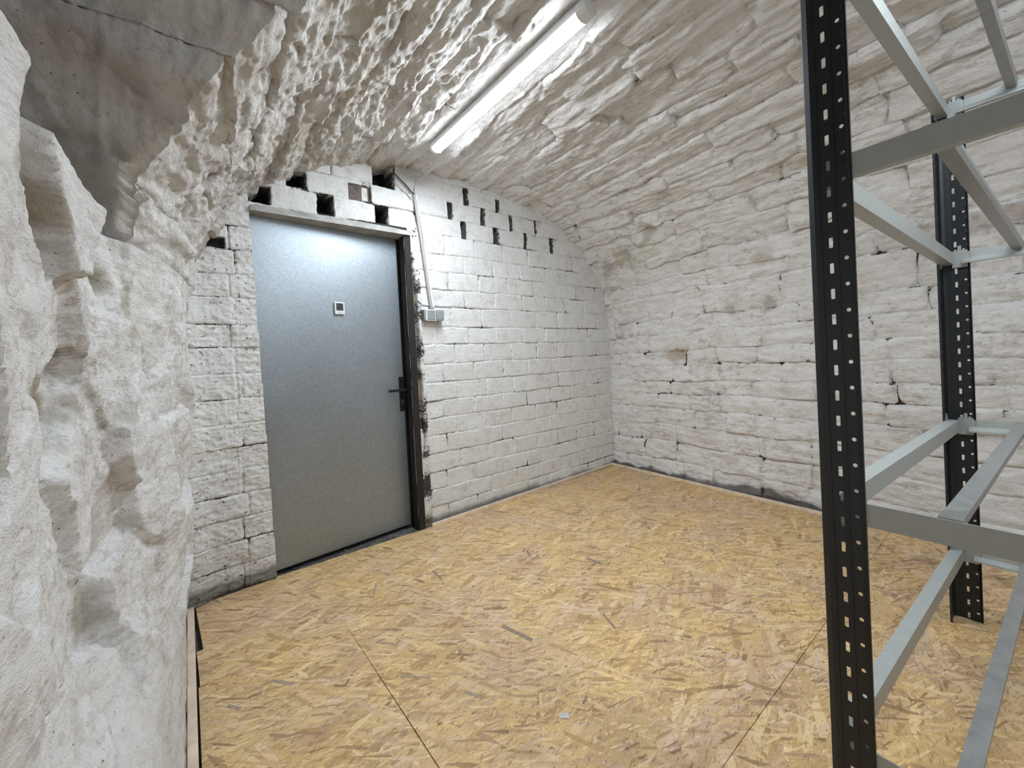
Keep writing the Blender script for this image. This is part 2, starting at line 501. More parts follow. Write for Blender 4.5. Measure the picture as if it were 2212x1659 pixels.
# the right wall's own courses, read from the floor up
zc = [1.62, 1.47, 1.335, 1.18, 1.05, 0.91, 0.79, 0.655, 0.50, 0.34, 0.17, 0.0]
for z in zc[1:]:
    course.append(S_R + (1.70 - z) * (LTOT - S_R) / 1.73)
course = np.array(course); course[-1] = LTOT + .01
wob = 0.020 * perlin(yy * 2.2, ssg * 1.3, 3) + 0.013 * perlin(yy * 7, ssg * 8, 4)
sw = ssg + wob * np.where(ssg < S_R, 1.2, 0.8)
ci = np.clip(np.searchsorted(course, sw) - 1, 0, len(course) - 2)
Yw = yy + 0.014 * perlin(yy * 7, ssg * 7, 5)
nid = 0
area = np.full(ssg.shape, 9.0)
tiltS = np.zeros(ssg.shape); tiltY = np.zeros(ssg.shape); offs = np.zeros(ssg.shape)
for c in range(len(course) - 1):
    mc = (ci == c) & ~isL
    if not mc.any(): continue
    y = YF - rng.uniform(0, .4); joints = [y]
    right = course[c] >= S_R - .02
    while y < 2.8:
        y += rng.uniform(.26, .46) if right else rng.uniform(.34, .70)
        joints.append(y)
    joints = np.array(joints)
    sl = rng.uniform(-.25, .25, len(joints)) * (1.0 if right else 2.0)
    mid = (course[c] + course[c + 1]) / 2
    yv = Yw[mc]; sv = sw[mc]
    k = np.clip(np.searchsorted(joints, yv) - 1, 0, len(joints) - 2)
    a = joints[k] + sl[k] * (sv - mid); b = joints[k + 1] + sl[k + 1] * (sv - mid)
    dY = np.minimum(yv - a, b - yv)
    dS = np.minimum(sv - course[c], course[c + 1] - sv)
    d = np.minimum(dS, dY + .001)
    # rounded corners
    r = .03
    q = np.hypot(np.clip(r - dS, 0, None), np.clip(r - dY, 0, None))
    d = np.where((dS < r) & (dY < r), r - q, d)
    area[mc] = d
    gid = nid + k
    ids[mc] = gid
    nj = len(joints)
    o_ = rng.uniform(-.010, .012, nj); ts = rng.uniform(-.14, .14, nj) * (1 if right else 1.5); ty = rng.uniform(-.05, .05, nj)
    offs[mc] = o_[k] + ts[k] * (sv - mid) + ty[k] * (yv - (joints[k] + joints[k + 1]) / 2)
    nid += nj
d = area
strength = np.clip(0.66 + 1.0 * fbm(yy * 1.7, ssg * 4, 21, 3), .12, 1.15)
roof = sm(S_R + .15, S_R - .5, ssg)
jd = np.exp(-np.clip(d, 0, None) / 0.011)
H += np.where(isL, 0, (-0.016 * np.exp(-np.clip(d, 0, None) / 0.0065) - 0.004 * np.exp(-np.clip(d, 0, None) / .02)) * strength + offs * (0.75 + .4 * roof))
H += ~isL * .0055 * fbm(yy * 8, ssg * 17, 52, 3) + isC * .006 * ridged(yy * 4.5 + 2 * ssg, ssg * 13, 53, 4)
joint = np.where(isL, joint, np.exp(-np.clip(d, 0, None) / 0.005) * strength)

# left wall: large rough stones (seed s, seed Y, set-out)
SEEDS = [(1.49,1.20,.035),(1.46,.80,.0),(1.40,1.0,-.055),(1.27,.93,.006),(1.36,1.36,.005),(1.37,1.54,-.012),(1.14,.90,.0),(1.21,1.22,-.018),
 (1.075,1.27,-.05),(1.2,1.56,.006),(.93,.95,.0),(.92,1.36,-.004),(.96,1.70,.02),(.76,1.80,.025),(.72,1.56,-.03),(.76,1.10,.0),
 (.56,1.46,-.045),(.52,1.66,.022),(.47,1.14,.015),(.40,1.78,.02),(.36,1.36,-.012),(.20,1.56,.028),(.24,1.26,.02),(1.147,2.0,.012),
 (.80,2.05,.0),(.446,2.05,.012),(.17,1.85,.02),(1.04,.75,-.01),(1.306,1.86,.01),(1.45,1.74,.012),(.62,.80,.01),(.3,.85,.01),(.15,2.2,.01),
 (.5,2.4,.0),(.85,2.4,.008),(1.2,2.35,.0),(1.45,2.1,.01),(1.48,2.5,.0),(.2,2.6,.005),(.7,.45,.0),(1.2,.4,.02),(.3,.3,.02),(1.3,-.1,.0),(.7,-.1,.03),
 (.2,-.2,.0),(1.2,-.7,.02),(.6,-.7,.0),(.1,-.8,.01)]
ml = isL
su = ssg[ml] + .05 * perlin(yy[ml] * 3, ssg[ml] * 3, 31) + .012 * fbm(yy[ml] * 18, ssg[ml] * 18, 32, 3)
yu = yy[ml] + .05 * perlin(yy[ml] * 3, ssg[ml] * 3, 33) + .012 * fbm(yy[ml] * 15, ssg[ml] * 15, 34, 3)
f1 = np.full(su.shape, 9.0); f2 = f1.copy(); w1 = np.zeros(su.shape, dtype=int); w2 = w1.copy()
for k, (a, b, o) in enumerate(SEEDS):
    dd = np.hypot((su - a) * 0.85, (yu - b) * 1.0) + (.03 if o < -.03 else 0)
    better = dd < f1
    w2 = np.where(better, w1, np.where(dd < f2, k, w2)); f2 = np.where(better, f1, np.minimum(f2, dd)); w1 = np.where(better, k, w1); f1 = np.where(better, dd, f1)
se = np.array(SEEDS); rr = np.random.RandomState(5)
tl = rr.uniform(-.16, .16, (len(SEEDS), 2))
def hs(w): return se[w, 2] * .95 + tl[w, 0] * (su - se[w, 0]) + tl[w, 1] * (yu - se[w, 1])
dl = (f2 - f1)
bl = .5 + .5 * sm(0, .022, dl)
cm_ = np.clip(.4 + 2 * fbm(yy[ml] * 4, ssg[ml] * 4, 35, 3), 0, 1)
hl = hs(w1) * bl + hs(w2) * (1 - bl) - .009 * cm_ * np.exp(-dl / .010)
H[ml] = hl * (.25 + .75 * sm(.0, .45, ssg[ml]))
joint[ml] = np.exp(-dl / .006) * .6 * cm_
area[ml] = dl * .5
ids[ml] = 100000 + w1

# roughness common to all of it
leftness = sm(3.3, 2.4, ssg)                                   # the crown's left half is the crumbly half
H += 0.009 * fbm(yy * 3.0, ssg * 9, 41, 4) * (1 + .8 * leftness) * np.where(isL, .6, 1)
H += 0.0040 * ridged(yy * 9, ssg * 22, 42, 3) * np.where(isL, .5, 1)
H += ~isL * .008 * np.abs(perlin(yy * 1.9 + 3 * perlin(ssg * 2, yy, 49), ssg * 14, 50))
rough = sm(3.6, 2.6, ssg) * sm(1.45, 1.75, ssg)
H += rough * (0.009 * ridged(yy * 6 + ssg, ssg * 9, 43, 4) + 0.0045 * ridged(yy * 19, ssg * 24, 44, 3) + .004 * fbm(yy * 28, ssg * 30, 55, 2) - .016 * sm(.25, .5, fbm(yy * 7, ssg * 10, 56, 3)))
H = np.where(isL, np.minimum(H, .003 + .08 * sm(.1, .6, ssg)), H)
H += isL * (0.006 * fbm(yy * 6, ssg * 5, 45, 5) + 0.0030 * ridged(yy * 30, ssg * 18, 46, 3) + .0040 * fbm(yy * 19, ssg * 19, 54, 3))
H += ~isL * (0.0045 * fbm(yy * 12, ssg * 18, 47, 4) + .0022 * ridged(yy * 26, ssg * 40, 48, 3))
# a few hollows and lumps seen on the right side (s, Y, radius, depth)
for a, b, r, dep in [(5.119,1.938,.07,.035),(5.31,2.294,.08,.03),(5.395,2.52,.07,.02),(5.937,1.45,.05,.03),(5.926,1.179,.05,.03),(5.194,2.06,.06,-.03),
                     (5.34,2.10,.09,-.03),(6.266,1.954,.07,.018),(5.6,1.17,.05,.02),(5.80,2.36,.04,.02),(5.83,2.55,.03,.02),
                     (1.37,1.53,.035,.05),(1.05,1.24,.05,.02)]:
    q = np.hypot(ssg - a, (yy - b)) / r
    H -= dep * np.exp(-q * q)
bed = np.exp(-((P0[..., 0] - 1.262) / .09) ** 4) * isC
H = H * (1 - bed) + np.minimum(H, -.004) * bed
# ease the relief at the sill and down at the floor, and set the skirting gap free
P = P0 + nrm * H[..., None]
P[..., 2] += np.where(ssg <= S_SILL + 1e-6, .10 * sm(1.25, .75, yy) * sm(1.15, S_SILL, ssg), 0)
P[..., 2] = np.where((ssg < .02) | (ssg > LTOT - .02), np.minimum(P[..., 2], -.02), P[..., 2])

# colour
white = np.array([0.90, 0.885, 0.868])
col = np.ones(ssg.shape + (3,)) * white
def tintmix(mask, c):
    global col
    col = col * (1 - mask[..., None]) + np.array(c) * mask[..., None]
n_a = fbm(yy * 1.6, ssg * 2.4, 61, 4); n_b = fbm(yy * 2.1, ssg * 3.0, 62, 4); n_c = fbm(yy * 4, ssg * 9, 63, 4)
tintmix(np.clip(sm(.12, .55, n_a) * .32, 0, 1), (0.72, 0.655, 0.56))
tintmix(np.clip(sm(.15, .55, n_b) * .26, 0, 1), (0.66, 0.60, 0.58))
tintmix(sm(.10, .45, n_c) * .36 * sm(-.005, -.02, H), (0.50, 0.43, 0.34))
tintmix(rough * .35, (0.60, 0.555, 0.49))
tintmix(rough * sm(.0, .3, n_b) * .45, (0.47, 0.41, 0.30))
tintmix(rough * sm(.1, .4, fbm(yy * 5, ssg * 7, 64, 4)) * .5, (0.42, 0.33, 0.29))
for a, b, rs, ry, c, k in [(6.266,1.954,.09,.12,(.42,.33,.22),.8),(5.119,1.938,.09,.08,(.40,.36,.28),.7),(5.31,2.294,.12,.12,(.46,.42,.30),.75),
        (5.38,2.54,.10,.08,(.42,.38,.28),.7),(5.25,2.05,.13,.10,(.55,.52,.36),.6),(5.937,1.45,.06,.05,(.38,.33,.25),.7),(5.926,1.179,.05,.05,(.38,.33,.25),.7),
        (4.62,.478,.09,.16,(.58,.52,.36),.6),(4.98,.876,.08,.12,(.60,.53,.36),.5),(5.60,1.17,.06,.07,(.45,.38,.28),.6),(5.02,.75,.05,.10,(.58,.50,.30),.6),
        (1.40,1.0,.07,.14,(.30,.22,.12),1.0),(1.36,1.07,.035,.07,(.16,.09,.04),.8),(1.075,1.27,.08,.14,(.34,.28,.19),1.0),(1.37,1.54,.05,.04,(.33,.29,.19),.8),(.56,1.48,.11,.03,(.36,.29,.2),.7),
        (1.33,1.66,.10,.035,(.42,.38,.26),.7),(.72,1.56,.06,.05,(.5,.44,.36),.5),(1.02,1.62,.03,.08,(.42,.37,.26),.6)]:
    q = np.hypot((ssg - a) / rs, (yy - b) / ry) + 1.1 * fbm(yy * 11, ssg * 13, 71, 5)
    tintmix(sm(1.25, .35, q) * k * .85, c)
# unpainted strip along the foot of the walls
Zw = P0[..., 2]
foot = sm(.050, .02, Zw + .05 * fbm(yy * 6, ssg * 6, 81, 5) + np.where(isR, -.05 * np.exp(-((yy - 1.25) / .22) ** 2), 0)) * sm(-.2, .3, isR * 1.0 + .5)
tintmix(foot * .92, (.17, .155, .14))
crack = np.clip(joint * np.where(isL, .5, 1.0) * (0.75 + .9 * np.clip(fbm(yy * 5, ssg * 5, 82, 3), -.5, 1)), 0, 1)
crack = np.where(isC, crack * .72, crack)

vid = np.arange(ssg.size).reshape(ssg.shape)
F = np.stack([vid[:-1, :-1], vid[1:, :-1], vid[1:, 1:], vid[:-1, 1:]], -1).reshape(-1, 4)
fa = area[:-1, :-1].ravel(); fi = ids[:-1, :-1].ravel(); fwk = wallkey[:-1, :-1].ravel()
fs = ssg[:-1, :-1].ravel(); same = (ids[1:, 1:].ravel() == fi)
rowi = np.repeat(np.arange(NR - 1), len(vv) - 1); coli = np.tile(np.arange(len(vv) - 1), NR - 1)
hole = (fs >= S_SILL - 1e-6) & (fs < S_END - 1e-6) & (coli < V0)
keep = ~hole
# cut away what would stand behind the door wall
fy = yy[:-1, :-1].ravel()
F = F[keep]; fa = fa[keep]; fi = fi[keep]; fwk = fwk[keep]; same = same[keep]; fs = fs[keep]
stone = (fa > .0035) & same & (fi >= 0)
fid = np.where(stone, (fi * 3 + fwk) + 10, fwk)              # 0..2: the mortar of each wall
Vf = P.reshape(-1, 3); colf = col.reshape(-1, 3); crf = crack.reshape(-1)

walls = {}
nm0 = {0: 'wall_left', 1: 'ceiling', 2: 'wall_right'}
lab0 = {0: ('left side of rough white limewashed rubble stone bowing out beside the camera', 'wall'),
        1: ('white limewashed stone barrel vault over the cellar', 'ceiling'),
        2: ('white painted coursed stone wall on the right below the vault', 'wall')}
cnt = {k: int(c) for k, c in zip(*np.unique(fid, return_counts=True))}
for k in (0, 1, 2):
    made = patches(F, np.where(fid == k, k, -5), Vf, colf, crf, M['paint_stone'], {k: (nm0[k], None)})
    o = link(nm0[k], made[k][0], None, None, kind='structure')
    walls[k] = o
names = {}
n_st = {0: 0, 1: 0, 2: 0}
for k, c in cnt.items():
    if k < 10: continue
    w = (k - 10) % 3
    names[k] = ('stone', w)
    n_st[w] += 1
print('stones', n_st)
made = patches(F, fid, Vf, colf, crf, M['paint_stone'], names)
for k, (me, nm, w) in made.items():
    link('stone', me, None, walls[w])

# the deep recess in the left haunch: far cheek, sill, outer side and roof
def grid_mesh(name, G, cl, parent, mat, ck=0.0):
    n, m = G.shape[:2]
    v = np.arange(n * m).reshape(n, m)
    f = np.stack([v[:-1, :-1], v[1:, :-1], v[1:, 1:], v[:-1, 1:]], -1).reshape(-1, 4)
    me = mesh_np(name, G.reshape(-1, 3), f, cl.reshape(-1, 3), np.full(n * m, ck), mat)
    return link(name, me, None, parent)
r0 = int(np.searchsorted(s_rows, S_SILL - 1e-6)); r1 = int(np.searchsorted(s_rows, S_END - 1e-6))
Gc = P[r0:r1 + 1, V0]
tt = np.linspace(0, 1, 150) ** 1.1
dirv = np.array([-1.0, .22, .14])
A, T = np.meshgrid(np.arange(len(Gc)), tt, indexing='ij')
hh = s_rows[r0:r1 + 1][:, None] + 0 * T
ck_ = Gc[:, None, :] + dirv * (T[..., None] * .95)
crackline = ck_[..., 2] - (1.70 - .30 * (ck_[..., 0] + .10))        # a ledge that runs down towards the sill
n_ = 0.028 * fbm(ck_[..., 0] * 5, ck_[..., 2] * 3, 91, 5) + 0.010 * ridged(ck_[..., 0] * 18, ck_[..., 2] * 9, 92, 4)
n_ += .03 * sm(.012, -.012, crackline + .012 * perlin(ck_[..., 0] * 9, ck_[..., 2] * 9, 95)) - .022 * np.exp(-(crackline / .012) ** 2)
crack2 = (ck_[..., 2] - (2.05 - .75 * (ck_[..., 0] + .35)))
n_ += .022 * sm(.01, -.01, crack2 + .03 * perlin(ck_[..., 0] * 6, ck_[..., 2] * 6, 96))
ease = sm(0, .04, T)
ck_[..., 1] -= n_ * ease
ccol = np.ones(ck_.shape) * np.array([.72, .695, .67])
def cm(mask, c):
    global ccol
    ccol = ccol * (1 - mask[..., None]) + np.array(c) * mask[..., None]
cm(sm(0, .5, fbm(ck_[..., 0] * 5, ck_[..., 2] * 5, 93, 4)) * .6, (.44, .38, .33))
cm(np.exp(-(crackline / .05) ** 2) * .6 * sm(-.3, .3, fbm(ck_[..., 0] * 9, ck_[..., 2] * 9, 97, 3)), (.33, .25, .14))
cm(np.exp(-(crack2 / .035) ** 2) * .5, (.36, .24, .20))
cm(sm(.0, -.02, crackline) * .6, (.36, .34, .32))
cm(sm(.1, .0, T) * .6, (.74, .72, .68))
grid_mesh('recess_cheek', ck_, ccol, walls[1], M['paint_stone'], .06)
Sj = P[r0, :V0 + 1]
T2 = np.linspace(0, 1, 60)[None, :, None]
sill = Sj[:, None, :] + np.array([-1.0, 0, .10]) * T2 * .95
dome = .0 * np.sin(np.minimum(T2[..., 0] * 6, 1) * PI / 2)
sill[..., 2] += dome + .02 * fbm(sill[..., 0] * 6, sill[..., 1] * 6, 94, 4) * sm(0, .05, T2[..., 0])
grid_mesh('recess_sill', sill, np.ones(sill.shape) * white, walls[0], M['paint_stone'])
bm = bmesh.new()
add_box(bm, (-1.16, .55, 2.2), (.06, 3.5, 1.9)); add_box(bm, (-.25, .55, 3.12), (2.0, 3.5, .06)); add_box(bm, (-.5, YF - .03, 2.2), (1.4, .06, 1.9))
o = obj('recess_lining', bm, M['plaster'], walls[0])

# wall behind the camera
bm = bmesh.new()
for ix in range(24):
    for iz in range(18):
        x0 = -.45 + ix * 3.9 / 24; z0 = -.03 + iz * 2.75 / 18
        vs = [bm.verts.new((x, YF + .02 * math.sin(7 * x + 5 * z), z)) for x, z in ((x0, z0), (x0 + 3.9 / 24, z0), (x0 + 3.9 / 24, z0 + 2.75 / 18), (x0, z0 + 2.75 / 18))]
        bm.faces.new(vs)
bmesh.ops.remove_doubles(bm, verts=bm.verts, dist=1e-4)
obj('wall_front', bm, M['plaster'], None, smooth=True, kind='structure')

# ---------------------------------------------------------------- door wall: one painted brick skin, every brick its own piece
STEP = 0.0046
xs = np.arange(-.10, 3.50, STEP); zs = np.arange(-.03, 2.60, STEP)
GX, GZ = np.meshgrid(xs, zs, indexing='ij')
rows = [2.58, 2.45, 2.318, 2.188, 2.058, 1.918, 1.789, 1.660, 1.531, 1.387, 1.262, 1.126, .991, .860, .736, .613, .486, .356, .234, .112, -.02, -.2]
vj = {2: [1.73, 2.03, 2.30, 2.57], 3: [1.588, 1.88, 2.157, 2.433, 2.70], 4: [1.697, 2.001, 2.308, 2.618, 2.88],
 5: [1.522, 1.786, 2.06, 2.326, 2.599, 2.87], 6: [1.417, 1.683, 1.956, 2.233, 2.516, 2.789, 3.06], 7: [1.54, 1.811, 2.088, 2.357, 2.64, 2.911, 3.18],
 8: [1.40, 1.675, 1.957, 2.24, 2.506, 2.765, 3.012, 3.27], 9: [1.554, 1.823, 2.101, 2.383, 2.65, 2.915, 3.175], 10: [1.43, 1.691, 1.95, 2.227, 2.485, 2.769, 3.046, 3.30],
 11: [1.566, 1.831, 2.1, 2.376, 2.63, 2.908, 3.16], 12: [1.462, 1.73, 2.004, 2.269, 2.545, 2.808, 3.081], 13: [1.572, 1.834, 2.109, 2.369, 2.629, 2.893, 3.167],
 14: [1.447, 1.718, 1.986, 2.245, 2.518, 2.773, 3.05], 15: [1.555, 1.825, 2.073, 2.335, 2.592, 2.847, 3.109], 16: [1.465, 1.711, 1.968, 2.225, 2.485, 2.717, 2.975, 3.24],
 17: [1.571, 1.819, 2.073, 2.34, 2.586, 2.827, 3.073, 3.3], 18: [1.45, 1.70, 1.955, 2.21, 2.46, 2.72, 2.96, 3.22], 19: [1.60, 1.85, 2.10, 2.35, 2.60, 2.85, 3.10],
 20: [1.45, 1.70, 1.955, 2.21, 2.46, 2.72, 2.96, 3.22]}
bricks = []      # (x0, x1, z0, z1, open_left)
XR = 1.315
for r in range(1, 21):
    z1, z0 = rows[r - 1], rows[r]
    if r == 1: j = [XR, 1.60, 1.88, 2.15, 2.42, 3.5]
    else: j = [XR] + vj.get(r, []) + [3.5]
    for a, b in zip(j[:-1], j[1:]):
        bricks.append((a, b, z0, z1))
# above the door
bricks += [(-.1, .30, 2.058, 2.188), (.425, .667, 2.06, 2.188), (.765, 1.022, 2.06, 2.186), (1.115, 1.30, 2.06, 2.188),
           (.10, .300, 2.188, 2.318), (.300, .508, 2.188, 2.318), (.618, .857, 2.188, 2.318), (1.0, 1.30, 2.188, 2.318),
           (.50, .76, 2.318, 2.45), (.76, 1.018, 2.318, 2.45), (1.17, 1.30, 2.318, 2.45), (.6, .9, 2.45, 2.6), (.9, 1.2, 2.45, 2.6)]
# the pier left of the door
for r in range(5, 21):
    z1, z0 = rows[r - 1], rows[r]
    js = .215 + .02 * ((r * 7) % 5 - 2) / 2
    bricks += [(-.1, js, z0, z1), (js, .352, z0, z1)]
bid = np.full(GX.shape, -1, dtype=int); bd = np.zeros(GX.shape)
wx = GX + .004 * perlin(GX * 9, GZ * 9, 101) + .0025 * perlin(GX * 30, GZ * 30, 102)
wz = GZ + .006 * perlin(GX * 5, GZ * 5, 103) + .0025 * perlin(GX * 28, GZ * 28, 104)
boff = np.zeros(GX.shape); btint = np.ones(GX.shape)
rb = np.random.RandomState(3)
for n, (a, b, c, d_) in enumerate(bricks):
    m = (wx > a) & (wx <= b) & (wz > c) & (wz <= d_)
    if not m.any(): continue
    dx = np.minimum(wx[m] - a, b - wx[m]); dz = np.minimum(wz[m] - c, d_ - wz[m])
    r = .014
    q = np.hypot(np.clip(r - dx, 0, None), np.clip(r - dz, 0, None))
    dd = np.where((dx < r) & (dz < r), r - q, np.minimum(dx, dz))
    bid[m] = n; bd[m] = dd
    boff[m] = rb.uniform(-.0035, .0035) + rb.uniform(-.02, .02) * (wx[m] - (a + b) / 2) + rb.uniform(-.04, .04) * (wz[m] - (c + d_) / 2)
    btint[m] = rb.uniform(.965, 1.02)
fill = np.clip(.78 + .9 * fbm(GX * 3.2, GZ * 6, 111, 4), .3, 1.15)
Hb = -(0.0088 * np.exp(-np.clip(bd - .003, 0, None) / .0035)) * fill + boff
Hb += .0022 * fbm(GX * 12, GZ * 16, 112, 4) + .0012 * ridged(GX * 40, GZ * 40, 113, 2)
blob = np.exp(-((bd - .004) / .006) ** 2)                    # mortar squeezed out along the joints
Hb += blob * .007 * np.clip(ridged(GX * 22, GZ * 22, 114, 3) - .25, 0, 1)
bjoint = np.exp(-np.clip(bd - .001, 0, None) / .0032) * fill
pier = sm(.40, .30, GX)
Hb += pier * (.010 * fbm(GX * 9, GZ * 9, 115, 4) + .006 * ridged(GX * 20, GZ * 26, 116, 3))
Hb -= pier * .006 * np.clip(fbm(GZ * 3, GX * 3, 161, 3) * 3, 0, 1) * sm(.010, .0, np.abs(GX - .215 + .02 * perlin(GZ * 3, GX * 0, 117)))
lin = sm(.03, 0.0, GX - .03)
Hb += .05 * sm(.09, -.02, GX) * (1 - sm(1.6, 1.9, GZ)) * .6                 # plaster fillet in the left corner
# plastered strip between the frame and the bricks, with a ragged open groove
strip = sm(1.19, 1.21, GX) * sm(1.325, 1.305, GX)
Hb = np.where((GX > 1.205) & (GX < 1.312) & (GZ < 2.06), .004 + .007 * fbm(GX * 14, GZ * 10, 118, 4), Hb)
gx = 1.268 + .010 * (1.55 - GZ) + .012 * perlin(GZ * 4, GX * 0, 119) + .006 * perlin(GZ * 17, GX * 0, 120)
gw = .010 * sm(.50, .95, GZ) * (1 - sm(1.45, 1.85, GZ)) + .003 * sm(.0, .1, GZ - .75)
gmask = (GZ > .52) & (GZ < 1.86)
groove = np.where(gmask, sm(gw * 1.6 + .004, gw * .6, np.abs(GX - gx)), 0)
Hb -= .045 * groove
# openings: missing mortar slots and pigeon holes
HOLES = [(1.707,1.757,2.320,2.445,.09),(2.008,2.050,2.320,2.415,.09),(1.566,1.611,2.19,2.312,.09),(1.858,1.904,2.19,2.318,.09),(2.143,2.172,2.19,2.314,.09),
 (2.422,2.444,2.21,2.309,.08),(1.673,1.722,2.06,2.186,.09),(1.97,2.034,2.06,2.186,.09),(2.288,2.328,2.06,2.186,.09),(2.595,2.641,2.064,2.19,.09),
 (.318,.420,2.068,2.17,.20),(.512,.612,2.20,2.335,.20),(1.022,1.166,2.318,2.49,.22),(.672,.762,2.066,2.186,.20),(1.028,1.109,2.064,2.182,.20),
 (.860,.998,2.192,2.296,.022),(.045,.195,1.798,1.845,.07)]
hm = np.zeros(GX.shape); hd = np.zeros(GX.shape)
for a, b, c, d_, dep in HOLES:
    if a > 1.5: a += .004; b -= .004
    q = np.minimum(np.minimum(wx - a, b - wx), np.minimum(wz - c, d_ - wz))
    w = sm(-.002, .004, q); Hb = Hb * (1 - w) - dep * w; hm = np.maximum(hm, w); bjoint = bjoint * (1 - w)
    hd = np.maximum(hd, sm(-.005, -.003, q)) if dep > .03 else hd
    lip = np.exp(-((q + .006) / .006) ** 2) * .004
    Hb += lip * np.clip(ridged(GX * 18, GZ * 18, 121, 2), 0, 1)
bc = np.ones(GX.shape + (3,)) * np.array([.755, .757, .748]) * btint[..., None]
def bmx(mask, c):
    global bc
    bc = bc * (1 - mask[..., None]) + np.array(c) * mask[..., None]
bmx(sm(.05, .5, fbm(GX * 2, GZ * 2.4, 131, 4)) * .22 * sm(1.6, .2, GZ), (.66, .62, .52))
bmx(hd * .98, (.085, .082, .08))  # bare hole insides, their deep shade put into the colour
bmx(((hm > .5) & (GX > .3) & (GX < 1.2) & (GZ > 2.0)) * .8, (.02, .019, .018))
h6 = (wx > .858) & (wx < 1.0) & (wz > 2.19) & (wz < 2.298)
bmx(h6 * 1.0, (.15, .125, .11))
bmx((h6 & (wx > .935) & (wx < .985)) * sm(-.15, .1, fbm(GX * 14, GZ * 14, 132, 4)), (.70, .68, .66))
slotm = np.zeros(GX.shape)
bmx(groove * .95, (.20, .15, .085))
bmx(sm(.02, .0, np.abs(GX - gx) - gw) * gmask * .35, (.42, .36, .28))
bmx(sm(.075, .02, GZ + .035 * fbm(GX * 4, GZ * 4, 133, 5)) * .9, (.13, .13, .135))
bmx(sm(.13, .03, GZ + .05 * fbm(GX * 6, GZ * 6, 134, 5)) * strip * .9, (.2, .17, .14))
bmx(sm(.35, .0, GZ + .12 * fbm(GX * 8, GZ * 8, 135, 5)) * pier * .25, (.45, .42, .36))
bcrack = np.clip(bjoint * (.60 + .85 * np.clip(fbm(GX * 4, GZ * 6, 141, 4) + .12, -.3, .8)), 0, 1)
bcrack = np.maximum(bcrack, pier * sm(.45, .8, ridged(GX * 8, GZ * 11, 142, 3)) * .5)
XX, YY, ZZ = wmap(GX, GZ)
PB = np.stack([XX, YY - Hb, ZZ], -1)
vid = np.arange(GX.size).reshape(GX.shape)
F = np.stack([vid[:-1, :-1], vid[1:, :-1], vid[1:, 1:], vid[:-1, 1:]], -1).reshape(-1, 4)
cxn = GX[:-1, :-1].ravel() + STEP / 2; czn = GZ[:-1, :-1].ravel() + STEP / 2
DX0 = .315 + (2.01 - czn) * .016
inside = (cxn > DX0) & (cxn < 1.208) & (czn < 2.012)
ztop = np.interp(cxn, PROF[5:24, 0], PROF[5:24, 1]) + .07
over = (czn > np.where((cxn > .04) & (cxn < 3.32), ztop, 1.75))
keep = ~inside & ~over
F = F[keep]
fb = bid[:-1, :-1].ravel()[keep]; fb2 = bid[1:, 1:].ravel()[keep]; fd = bd[:-1, :-1].ravel()[keep]; fh = hm[:-1, :-1].ravel()[keep]
fst = ((cxn > 1.2) & (cxn < 1.312) & (czn < 2.06))[keep]
isb = (fb >= 0) & (fb == fb2) & (fd > .0035) & (fh < .3) & ~fst
fid = np.where(isb, fb + 1, 0)
Vb = PB.reshape(-1, 3); cb = bc.reshape(-1, 3); kb = bcrack.reshape(-1)
made = patches(F, fid, Vb, cb, kb, M['paint_brick'], {0: ('wall_back', None)})
wall_back = link('wall_back', made[0][0], None, None, kind='structure')
made = patches(F, fid, Vb, cb, kb, M['paint_brick'], {int(k): ('brick', None) for k in np.unique(fid) if k > 0})
for k, (me, nm, _) in made.items():
    link('brick', me, None, wall_back)
# the brown unpainted brick closing one hole (its own piece)
a = wp(.868, 2.20, -.018); b = wp(.992, 2.288, -.05)
obj('brick', box((a + b) / 2, (abs(b.x - a.x), .03, abs(b.z - a.z)), .003), M['brown_brick'], wall_back, label='unpainted brown brick set back in a hole')
a = wp(.945, 2.203, -.0165); b = wp(.982, 2.286, -.0178)
obj('paint_smear', box((a + b) / 2, (abs(b.x - a.x), .002, abs(b.z - a.z)), .0008), M['plaster'], bpy.data.objects[max((o.name for o in wall_back.children if o.get('label')), key=str)])
# dark void behind the loose bond and around the door
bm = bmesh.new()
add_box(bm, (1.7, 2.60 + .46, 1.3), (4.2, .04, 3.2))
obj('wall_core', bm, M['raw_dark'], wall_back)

# lintel over the door: painted steel angle
lx0, _, _ = wmap(.315, 2.03); lx1, _, _ = wmap(1.245, 2.03)
bm = bmesh.new()
ya = wk(.78) * DB
sec = [(-.028, 2.020), (-.028, 2.012), (.10, 2.012), (.10, 2.062), (.004, 2.060), (-.004, 2.055)]
va = [bm.verts.new(wp(.318, z, 0) + Vector((0, y, 0))) for y, z in sec]
vb_ = [bm.verts.new(wp(1.245, z - .002, 0) + Vector((0, y, 0))) for y, z in sec]
for k in range(len(sec)):
    bm.faces.new((va[k], va[(k + 1) % 6], vb_[(k + 1) % 6], vb_[k]))
bm.faces.new(va[::-1]); bm.faces.new(vb_)
obj('trim_1', bm, M['steel_painted'], None, kind='structure')

